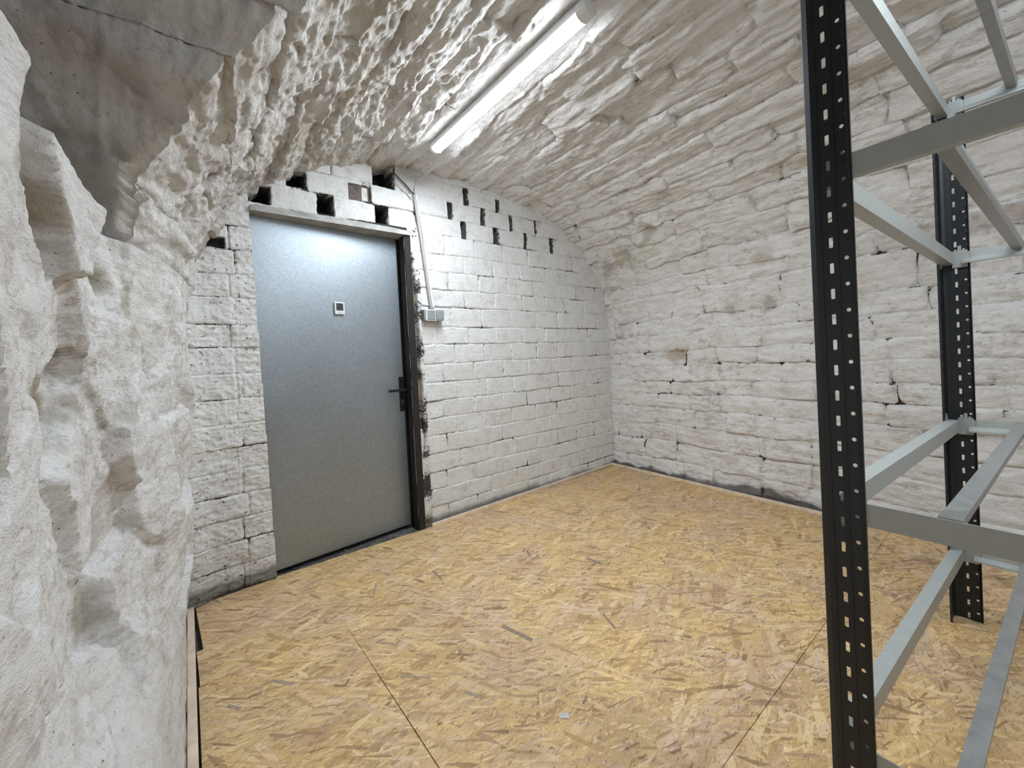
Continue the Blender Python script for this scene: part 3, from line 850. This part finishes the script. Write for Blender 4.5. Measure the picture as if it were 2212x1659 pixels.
# ---------------------------------------------------------------- floor
fl = obj('floor', box((1.7, .8, -.045), (4.6, 4.3, .04)), M['raw_dark'], None, kind='structure')
GAP = .0011
def board(x0, x1, y0, y1, poly=None):
    bm = bmesh.new()
    pts = poly or [(x0 + GAP, y0 + GAP), (x1 - GAP, y0 + GAP), (x1 - GAP, y1 - GAP), (x0 + GAP, y1 - GAP)]
    lo = [bm.verts.new((x, y, -.018)) for x, y in pts]; hi = [bm.verts.new((x, y, 0)) for x, y in pts]
    bm.faces.new(lo[::-1]); bm.faces.new(hi)
    for k in range(len(pts)):
        bm.faces.new((lo[k], lo[(k + 1) % len(pts)], hi[(k + 1) % len(pts)], hi[k]))
    return obj('osb_board', bm, M['osb'], fl)
def xr(y): return 3.43 - .083 * (2.6 - y) - .055
B1, B2 = 1.892, .541
# far row (its left corner stops short of the batten), middle row, near row
board(0, 0, 0, 0, [(-.012, B1 + GAP), (xr(B1), B1 + GAP), (xr(2.68), 2.675), (1.29, 2.607), (-.018, 2.607), (.004, B1 + .25), (-.018, B1 + .245)])
board(-.018, .4985, B2, B1)
board(0, 0, 0, 0, [(.4985 + GAP, B2 + GAP), (xr(B2), B2 + GAP), (xr(B1), B1 - GAP * .5), (.4985 + GAP * .2, B1 - GAP * .5), (.501, 1.24)])
board(0, 0, 0, 0, [(-.018, -.81), (xr(-.81), -.81), (xr(B2), B2 - GAP), (-.018, B2 - GAP)])
board(0, 0, 0, 0, [(-.018, YF + .03), (xr(YF), YF + .03), (xr(-.81), -.81 - GAP), (-.018, -.81 - GAP)])

# a few large dark strands lying in the board's face
def strand(x, y, L, w, ang, c):
    bm = bmesh.new(); n = 7; a_ = []; b_ = []
    for k in range(n):
        t = k / (n - 1) - .5; ww = w * (.5 if k in (0, n - 1) else random.uniform(.42, .56))
        a_.append(bm.verts.new((t * L, -ww, 0))); b_.append(bm.verts.new((t * L + random.uniform(-.002, .002), ww, 0)))
    for k in range(n - 1): bm.faces.new((a_[k], a_[k + 1], b_[k + 1], b_[k]))
    r_ = bmesh.ops.extrude_face_region(bm, geom=bm.faces[:])
    bmesh.ops.translate(bm, verts=[v for v in r_['geom'] if isinstance(v, bmesh.types.BMVert)], vec=(0, 0, .0005))
    bmesh.ops.transform(bm, matrix=Matrix.Translation((x, y, 0)) @ Matrix.Rotation(ang, 4, 'Z'), verts=bm.verts)
    obj('strand', bm, c, fl)
M['strand_dark'] = simple('dark_wood_strand', (0.27, 0.20, 0.135), 0.6, noise=0.25, scale=90)
M['strand_mid'] = simple('brown_wood_strand', (0.37, 0.275, 0.19), 0.6, noise=0.15, scale=90)
STRANDS = [(1.016, 1.341, 0.158, 0.022, -1.35, 1), (0.998, 1.991, 0.117, 0.012, -1.64, 1), (0.693, 2.079, 0.121, 0.01, 1.09, 0), (1.503, 1.833, 0.073, 0.014, -1.98, 1), (1.703, 1.515, 0.099, 0.022, -1.46, 1), (0.71, 1.194, 0.074, 0.012, -1.08, 0), (0.58, 1.661, 0.075, 0.014, -0.89, 0), (1.35, 1.134, 0.106, 0.01, -1.95, 1), (0.971, 0.932, 0.033, 0.007, 0.36, 1), (0.219, 1.712, 0.095, 0.014, -0.92, 0), (1.736, 1.124, 0.06, 0.014, -1.82, 0), (0.596, 1.404, 0.113, 0.01, -0.79, 0), (0.074, 1.697, 0.06, 0.014, -0.95, 0), (2.005, 0.774, 0.071, 0.012, -0.33, 0)]
for q in STRANDS: strand(q[0], q[1], q[2], q[3], q[4], M['strand_dark'] if q[5] else M['strand_mid'])

def batten(name, p0, p1, w, h, z0=0.0, n=(0, 1, 0)):
    p0, p1 = Vector((p0[0], p0[1], 0)), Vector((p1[0], p1[1], 0))
    d = (p1 - p0); L = d.length
    ang = math.atan2(d.y, d.x)
    bm = box((0, 0, 0), (L, w, h), .0015)
    bmesh.ops.transform(bm, matrix=Matrix.Translation(((p0 + p1) / 2) + Vector((0, 0, z0 + h / 2))) @ Matrix.Rotation(ang, 4, 'Z'), verts=bm.verts)
    return obj(name, bm, M['batten'], None, kind='structure')
batten('baseboard_left', (-.040, .25), (-.034, 2.605), .026, .024, -.014)
batten('baseboard_back', (1.29, 2.612), (3.385, 2.70), .016, .022, -.004)
batten('baseboard_door', (-.01, 2.612), (.342, 2.612), .014, .020, -.008)
batten('baseboard_right', (3.383, 2.69), (3.383 - .083 * 2.7 + .0, .0), .016, .024, -.004)
batten('baseboard_near', (3.159, -.002), (3.07, -1.1), .016, .024, -.004)

# ---------------------------------------------------------------- door
dxl = wmap(.28, 1.0)[0]; dxr = wmap(1.208, 1.0)[0]; ydoor = wk(.75) * DB + .085
dz1 = 2.005
door = empty('door_1', ((dxl + dxr) / 2, ydoor, 0), kind='structure')
def loc(p): return (p[0] - (dxl + dxr) / 2, p[1] - ydoor, p[2])
bm = box(loc(((dxl + dxr) / 2 - .002, ydoor + .02, (dz1 + .012) / 2)), (dxr - dxl - .012, .04, dz1 - .012 - .01), .003)
DROT = Matrix.Translation((-(dxr - dxl) / 2, -.056, 0)) @ Matrix.Rotation(math.radians(5.6), 4, 'Z') @ Matrix.Translation(((dxr - dxl) / 2, 0, 0))
leaf = obj('door_leaf', bm, M['galv'], door)
leaf.matrix_local = DROT
# handle: plate, lever, cylinder, two screws
hx = 1.155
hx = 1.168
plate = obj('handle_plate', box(loc((hx, ydoor - .004, .93)), (.034, .008, .235), .002), M['black'], door)
plate.matrix_local = DROT
bm = bmesh.new(); add_cyl(bm, loc((hx, ydoor - .004, .958)), loc((hx, ydoor - .05, .958)), .009)
add_box(bm, loc((hx - .052, ydoor - .05, .958)), (.135, .012, .018), .004)
obj('lever', bm, M['black'], plate)
bm = bmesh.new(); add_cyl(bm, loc((hx, ydoor - .004, .885)), loc((hx, ydoor - .013, .885)), .0085)
add_box(bm, loc((hx, ydoor - .0105, .872)), (.008, .005, .018), .001)
obj('lock_cylinder', bm, M['chrome'], plate)
for z in (1.035, .822):
    bm = bmesh.new(); add_cyl(bm, loc((hx, ydoor - .007, z)), loc((hx, ydoor - .0105, z)), .003, 10)
    obj('screw', bm, M['chrome'], plate)
# jambs and the dark rebate round the leaf
bm = bmesh.new(); x = wmap(1.208, 1)[0]
add_box(bm, loc((x + .022, ydoor - .035, .99)), (.044, .088, 2.04), .002)
add_box(bm, loc((x - .010, ydoor + .052, .99)), (.05, .03, 2.04))
obj('door_jamb', bm, M['brown_frame'], door)
bm = bmesh.new(); x = wmap(.315, 1)[0]
add_box(bm, loc((x - .062, ydoor - .02, .99)), (.04, .075, 2.04), .002)
obj('door_jamb', bm, M['brown_frame'], door)
bm = bmesh.new()
add_box(bm, loc(((dxl + dxr) / 2, ydoor - .018, 2.032)), (dxr - dxl + .05, .11, .046), .002)
obj('door_head', bm, M['brown_frame'], door)
bm = bmesh.new()
add_box(bm, loc(((dxl + dxr) / 2, ydoor + .0, -.02)), (dxr - dxl + .04, .16, .02))
for k in range(46):
    add_box(bm, loc((random.uniform(dxl + .02, dxr), random.uniform(ydoor - .07, ydoor - .005), -.008)), (random.uniform(.006, .03), random.uniform(.005, .02), random.uniform(.003, .012)),
            0, Matrix.Rotation(random.uniform(0, 3), 4, 'Z'))
obj('threshold', bm, M['raw_dark'], door)

# ---------------------------------------------------------------- thermometer on the door
th = empty('thermometer', (.768, ydoor - .008, 1.5), math.radians(5.6), label='small white digital thermometer with a dark screen stuck on the grey metal door', cat='thermometer')
obj('case', box((0, -.008, 0), (.062, .015, .076), .005), M['white_plastic'], th)
obj('screen', box((.0, -.0158, .008), (.043, .0015, .046), .0005), M['lcd'], th)
SEG = {'1': 'bc', '7': 'abc', '2': 'abged', '4': 'fgbc', '5': 'afgcd', '9': 'abcfgd'}
def digit(bm, ch, x, z, w, h):
    t = w * .2
    pos = {'a': (0, h, w, t), 'g': (0, 0, w, t), 'd': (0, -h, w, t), 'f': (-w / 2, h / 2, t, h), 'b': (w / 2, h / 2, t, h), 'e': (-w / 2, -h / 2, t, h), 'c': (w / 2, -h / 2, t, h)}
    for s_ in SEG[ch]:
        px, pz, sx, sz = pos[s_]
        add_box(bm, (x + px, -.0168, z + pz), (sx * .9, .0006, sz * .9))
bm = bmesh.new(); digit(bm, '1', -.006, .019, .007, .0055); digit(bm, '7', .008, .019, .007, .0055)
obj('reading', bm, M['lcd_ink'], th)
bm = bmesh.new(); digit(bm, '5', -.008, -.002, .009, .0068); digit(bm, '4', .007, -.002, .009, .0068)
obj('reading', bm, M['lcd_ink'], th)
obj('printed_line', box((.0, -.0157, -.026), (.026, .0006, .0022)), M['dark_grey_plastic'], th)

# ---------------------------------------------------------------- switch and socket block, conduit, cables
yb = wk(1.39) * DB
swc = wp(1.385, 1.467)
sw_ = empty('switch_socket', (swc.x, yb, swc.z), label='grey surface mounted light switch and covered socket block beside the door', cat='switch')
obj('housing', box((0, -.024, 0), (.150, .048, .076), .006), M['grey_plastic'], sw_)
obj('front_frame', box((.006, -.050, -.001), (.136, .006, .080), .003), M['white_plastic'], sw_)
obj('rocker', box((-.024, -.0545, .0), (.058, .008, .066), .004), M['grey_plastic'], sw_)
lid = obj('socket_lid', box((.040, -.056, .0), (.060, .012, .070), .010), M['grey_plastic'], sw_)
obj('lid_tab', box((.040, -.0575, -.036), (.024, .008, .008), .003), M['grey_plastic'], lid)

cd = empty('conduit', wp(1.345, 1.9), label='thin pale flat conduit pair running down from the vault to the switch block', cat='conduit')
def rel(o, pts): return [Vector(p) - o.location for p in pts]
top = wp(1.299, 2.300, .012); botm = wp(1.383, 1.505, .016)
obj('pipe', tube(rel(cd, [top, top.lerp(botm, .33) + Vector((.004, 0, 0)), top.lerp(botm, .66) + Vector((.003, 0, 0)), botm]), .0115, 12), M['conduit_tan'], cd, smooth=True)
off = Vector((.021, -.003, 0))
obj('pipe', tube(rel(cd, [top + off * .6, top.lerp(botm, .33) + off + Vector((.004, 0, 0)), top.lerp(botm, .66) + off * .8, botm + off * .8]), .0085, 10), M['white_plastic'], cd, smooth=True)
for t in (.12, .45, .8):
    c = top.lerp(botm, t) - cd.location + Vector((.012, -.001, 0))
    obj('clip', box(c, (.036, .012, .008), .002), M['white_plastic'], cd)

c1 = obj('cable', tube([wp(1.10, 2.375, -.02), wp(1.150, 2.415, .012), wp(1.20, 2.385, .018), wp(1.25, 2.345, .016), wp(1.299, 2.30, .014)], .0045), M['black'], None, smooth=True,
         label='black cable coming out of the large hole above the door', cat='cable')
c2 = obj('cable', tube([(1.285, 2.235, 2.418), (1.315, 2.38, 2.40), wp(1.335, 2.405, .07), wp(1.318, 2.385, .03), wp(1.307, 2.35, .016), wp(1.306, 2.30, .014)], .0042), M['pvc'], None, smooth=True,
         label='thin white cable hanging from the lamp end down to the conduit', cat='cable')
c3 = obj('cable', tube([wp(1.165, 2.36, .02), wp(1.205, 2.335, .016), wp(1.245, 2.305, .014), wp(1.278, 2.27, .014)], .0035), M['pvc'], None, smooth=True,
         label='pale cable running just beside the black one above the door', cat='cable')

bm = bmesh.new()
bmesh.ops.create_icosphere(bm, subdivisions=2, radius=1.0)
for v in bm.verts:
    k = 1 + .35 * math.sin(5 * v.co.x + 2) * math.cos(4 * v.co.y)
    v.co = Vector((v.co.x * .016 * k, v.co.y * .011 * k, max(v.co.z, -.3) * .0045 * k + .0013))
chip = obj('plaster_chip', bm, M['plaster'], None, smooth=False, label='small pale crumb of plaster lying on the floor boards', cat='debris')
chip.location = (0.877, 0.934, .0002); chip.rotation_euler = (0, 0, -.7)

# ---------------------------------------------------------------- tube lamps
def lamp(x, y0, y1, z, strength, label):
    t = empty('tube_lamp', (x, (y0 + y1) / 2, z), label=label, cat='lamp')
    L = y1 - y0
    # housing: shallow channel against the vault
    bm = bmesh.new()
    pr = [(-.034, .0), (.034, .0), (.036, .012), (.030, .034), (-.030, .034), (-.036, .012)]
    a = [bm.verts.new((p, -L / 2, q)) for p, q in pr]; b = [bm.verts.new((p, L / 2, q)) for p, q in pr]
    for k in range(6): bm.faces.new((a[k], a[(k + 1) % 6], b[(k + 1) % 6], b[k]))
    bm.faces.new(a[::-1]); bm.faces.new(b)
    obj('lamp_housing', bm, M['white_plastic'], t)
    bm = bmesh.new(); n = 12; cap = .045
    A_ = []; B_ = []
    for k in range(n + 1):
        th_ = PI * k / n
        A_.append(bm.verts.new((-.033 * math.cos(th_), -L / 2 + cap, -.022 * math.sin(th_) - .0008)))
        B_.append(bm.verts.new((-.033 * math.cos(th_), L / 2 - cap * .55, -.022 * math.sin(th_) - .0008)))
    for k in range(n): bm.faces.new((A_[k], A_[k + 1], B_[k + 1], B_[k]))
    bm.faces.new(A_[::-1]); bm.faces.new(B_)
    obj('diffuser', bm, emis('led_tube', (.82, .91, 1.0), strength), t, smooth=False)
    for sgn, cp in ((-1, cap), (1, cap * .55)):
        bm = bmesh.new(); ra = []; rb_ = []
        for k in range(n + 1):
            th_ = PI * k / n
            ra.append(bm.verts.new((-.036 * math.cos(th_), sgn * (L / 2 - cp), -.025 * math.sin(th_))))
            rb_.append(bm.verts.new((-.035 * math.cos(th_), sgn * (L / 2 + .002), -.023 * math.sin(th_))))
        ra += [bm.verts.new((.037, sgn * (L / 2 - cp), .02)), bm.verts.new((-.037, sgn * (L / 2 - cp), .02))]
        rb_ += [bm.verts.new((.036, sgn * (L / 2 + .002), .02)), bm.verts.new((-.036, sgn * (L / 2 + .002), .02))]
        for k in range(len(ra)): bm.faces.new((ra[k], ra[(k + 1) % len(ra)], rb_[(k + 1) % len(ra)], rb_[k]))
        bm.faces.new(ra); bm.faces.new(rb_)
        obj('end_cap', bm, M['white_plastic'], t)
    return t
lamp(1.262, 1.005, 2.245, 2.432, LAMP_STRENGTH, 'lit white LED tube lamp on the crown of the vault')
lamp(1.262, -1.05, .15, 2.432, FILL_LAMP_STRENGTH, 'added LED tube lamp behind the viewpoint, filling the room with even light')  # out of view, added as fill for the lamp by the door

# ---------------------------------------------------------------- shelving rack
RA = -.055
W, DEP = 1.300, 1.0
rack = empty('shelf_rack', (1.055, .262, 0), RA, label='boltless metal shelf rack of black perforated posts and grey beams without boards', cat='shelf')
PITCHZ = .0525
def post_mesh(height, sx, sy):
    """angle post; sx, sy = directions (+1/-1) the two flanges run from the outer corner at (0,0)"""
    bm = bmesh.new()
    wv = .064; ch = .014
    def strip(pa, pb, us, holes):
        # pa->pb horizontal line of the strip, us: fractions where columns break, holes: column index -> kind
        pa, pb = Vector(pa), Vector(pb); cols = [pa.lerp(pb, u) for u in us]
        nz = int(round(height / PITCHZ))
        for r_ in range(nz):
            za, zb = r_ * PITCHZ, (r_ + 1) * PITCHZ
            for c_ in range(len(us) - 1):
                q = [Vector((cols[c_].x, cols[c_].y, za)), Vector((cols[c_ + 1].x, cols[c_ + 1].y, za)),
                     Vector((cols[c_ + 1].x, cols[c_ + 1].y, zb)), Vector((cols[c_].x, cols[c_].y, zb))]
                if c_ not in holes:
                    bm.faces.new([bm.verts.new(v) for v in q]); continue
                kind = holes[c_]
                ex_ = (q[1] - q[0]); wcol = ex_.length; ex_.normalize(); ez = Vector((0, 0, 1))
                if kind == 'slot': ctr_ = (q[0] + q[1]) / 2 + ez * PITCHZ * .30; rx, rz = .0036, .0105
                else: ctr_ = (q[0] + q[1]) / 2 + ez * PITCHZ * .62; rx, rz = .0040, .0040
                outer = []; inner = []
                for k in range(12):
                    an = 2 * PI * k / 12
                    ca, sa = math.cos(an), math.sin(an)
                    if kind == 'slot':
                        pz = max(-1, min(1, sa * 1.6)) ; px = max(-1, min(1, ca * 1.6))
                        pt = ctr_ + ex_ * rx * px + ez * rz * pz
                    else:
                        pt = ctr_ + ex_ * rx * ca + ez * rz * sa
                    inner.append(bm.verts.new(pt))
                    # project the direction on the cell's rectangle
                    hx_, hz0, hz1 = wcol / 2, ctr_.z - za, zb - ctr_.z
                    tx = hx_ / abs(ca) if abs(ca) > 1e-6 else 1e9
                    tz = (hz1 / sa if sa > 0 else hz0 / -sa) if abs(sa) > 1e-6 else 1e9
                    tt_ = min(tx, tz)
                    outer.append(bm.verts.new(ctr_ + ex_ * ca * tt_ + ez * sa * tt_))
                corners = [bm.verts.new(v) for v in q]
                def cq(v):
                    return (v.co - ctr_).dot(ex_), v.co.z - ctr_.z
                for k in range(12):
                    k2 = (k + 1) % 12
                    a_, b_ = outer[k], outer[k2]
                    xa, za_ = cq(a_); xb, zb_ = cq(b_)
                    onv = lambda xx: abs(abs(xx) - wcol / 2) < 1e-6
                    if onv(xa) != onv(xb):
                        cc = max(corners, key=lambda v: (cq(v)[0] * (xa + xb) + 0) * 1e3 + cq(v)[1] * (za_ + zb_) * 1e3)
                        bm.faces.new((inner[k], a_, cc, b_, inner[k2]))
                    else:
                        bm.faces.new((inner[k], a_, b_, inner[k2]))
    # web along y (seen broad side), web along x, chamfer between
    strip((0, sy * ch, 0), (0, sy * (ch + wv), 0), (0, .30, .52, .68, .92, 1), {1: 'slot', 3: 'round'})
    strip((sx * ch, 0, 0), (sx * (ch + wv), 0, 0), (0, .30, .52, .68, .92, 1), {1: 'slot', 3: 'round'})
    strip((0, sy * ch, 0), (sx * .004, sy * .004, 0), (0, 1), {})
    strip((sx * .004, sy * .004, 0), (sx * ch, 0, 0), (0, 1), {})
    bmesh.ops.remove_doubles(bm, verts=bm.verts, dist=2e-5)
    # thickness
    geom = bm.faces[:]
    bmesh.ops.recalc_face_normals(bm, faces=geom)
    bmesh.ops.solidify(bm, geom=geom, thickness=.0018)
    # the rounded lip at each free edge
    for (cx, cy, ax) in ((0, sy * (ch + wv), 'y'), (sx * (ch + wv), 0, 'x')):
        nz = int(round(height / PITCHZ)) * PITCHZ
        dx_, dy_ = (sx * .005, 0) if ax == 'y' else (0, sy * .005)
        add_box(bm, (cx + dx_ * .6, cy + dy_ * .6, nz / 2), (max(abs(dx_) * 1.2, .0018), max(abs(dy_) * 1.2, .0018), nz))
    # shallow stiffening groove lines as raised beads
    for u in (.16, .60):
        nz = int(round(height / PITCHZ)) * PITCHZ
        add_box(bm, (-sx * .0005, sy * (ch + wv * u), nz / 2), (.0016, .0022, nz))
        add_box(bm, (sx * (ch + wv * u), -sy * .0005, nz / 2), (.0022, .0016, nz))
    return bm
H_POST = 39 * PITCHZ
X0 = -.002
posts = [(X0, .030, 1, -1, 46 * PITCHZ - .14), (W + .040, .030, -1, -1, H_POST), (X0, -DEP - .03, 1, 1, H_POST + .2), (W + .040, -DEP - .03, -1, 1, H_POST)]
for k, (x, y, sx, sy, h) in enumerate(posts):
    bm = post_mesh(h if k else 42 * PITCHZ, sx, sy)
    bmesh.ops.translate(bm, verts=bm.verts, vec=(x, y, 0))
    po = obj('post', bm, M['steel_black'], rack)

LEV = [(2.050, 2.030), (1.497, 1.452), (.797, .797), (.290, .290)]      # near and far end of each level; one end sits a slot higher
def prism(sec, axis, a, b, o0):
    """section points (u, z) swept along axis from a to b; u runs on the other horizontal axis"""
    bm = bmesh.new()
    mk = (lambda u, z, t: (o0 + u, t, z)) if axis == 'y' else (lambda u, z, t: (t, o0 + u, z))
    A_ = [bm.verts.new(mk(u, z, a)) for u, z in sec]; B_ = [bm.verts.new(mk(u, z, b)) for u, z in sec]
    n = len(sec)
    for k in range(n): bm.faces.new((A_[k], A_[(k + 1) % n], B_[(k + 1) % n], B_[k]))
    bm.faces.new(A_[::-1]); bm.faces.new(B_)
    return bm
def yb_sec(sg, z):
    # upright web, then a lip leaning inwards at the foot
    return [(0, z), (sg * .003, z), (sg * .003, z - .026), (sg * .020, z - .040), (sg * .020, z - .046), (0, z - .046)]
def xb_sec(sg, z):
    return [(0, z), (sg * .034, z), (sg * .034, z - .046), (0, z - .046)]
def connector(parent, c, axis, z):
    bm = bmesh.new()
    s = (.0025, .042, .066) if axis == 'x' else (.042, .0025, .066)
    add_box(bm, (c[0], c[1], z - .026), s, .0008)
    q = (.003, .010, .020) if axis == 'x' else (.010, .003, .020)
    add_box(bm, (c[0], c[1], z + .016), q, .0008)
    for dd in (-.011, .011):
        cc = (c[0], c[1] + dd, z + .006) if axis == 'x' else (c[0] + dd, c[1], z + .006)
        add_box(bm, cc, (.003, .007, .014) if axis == 'x' else (.007, .003, .014), .0008)
    obj('connector', bm, M['beam'], parent)
def tilt(bm, za, zb):
    for v in bm.verts:
        v.co.z += (zb - za) * (v.co.x - .02) / W
for z, zf in LEV:
    # beams running away from the door wall
    for x, sg, zz in ((X0 + .003, 1, z), (W + .037, -1, zf)):
        b_ = obj('beam', prism(yb_sec(sg, zz), 'y', -.030, -DEP + .03, x), M['beam'], rack)
        connector(b_, (x + sg * .003, -.022), 'x', zz); connector(b_, (x + sg * .003, -DEP + .022), 'x', zz)
    for y, sg in ((.027, -1), (-DEP - .027, 1)):
        bm = prism(xb_sec(sg, z), 'x', .020, W + .020, y); tilt(bm, z, zf)
        b_ = obj('beam', bm, M['beam'], rack)
        connector(b_, (.046, y + sg * .003), 'y', z); connector(b_, (W - .010, y + sg * .003), 'y', zf)
    for y in (-.165, -.165 - .33, -.165 - .66):
        sec = [(-.015, z + .001), (.015, z + .001), (.015, z - .010), (.012, z - .022), (-.012, z - .022), (-.015, z - .010)]
        bm = prism(sec, 'x', X0 + .007, W + .032, y)
        add_box(bm, (X0 + .016, y, z + .0012), (.018, .032, .0018)); add_box(bm, (W + .030, y, z + .0012), (.022, .032, .0018))
        tilt(bm, z, zf)
        obj('support_bar', bm, M['slat'], rack)
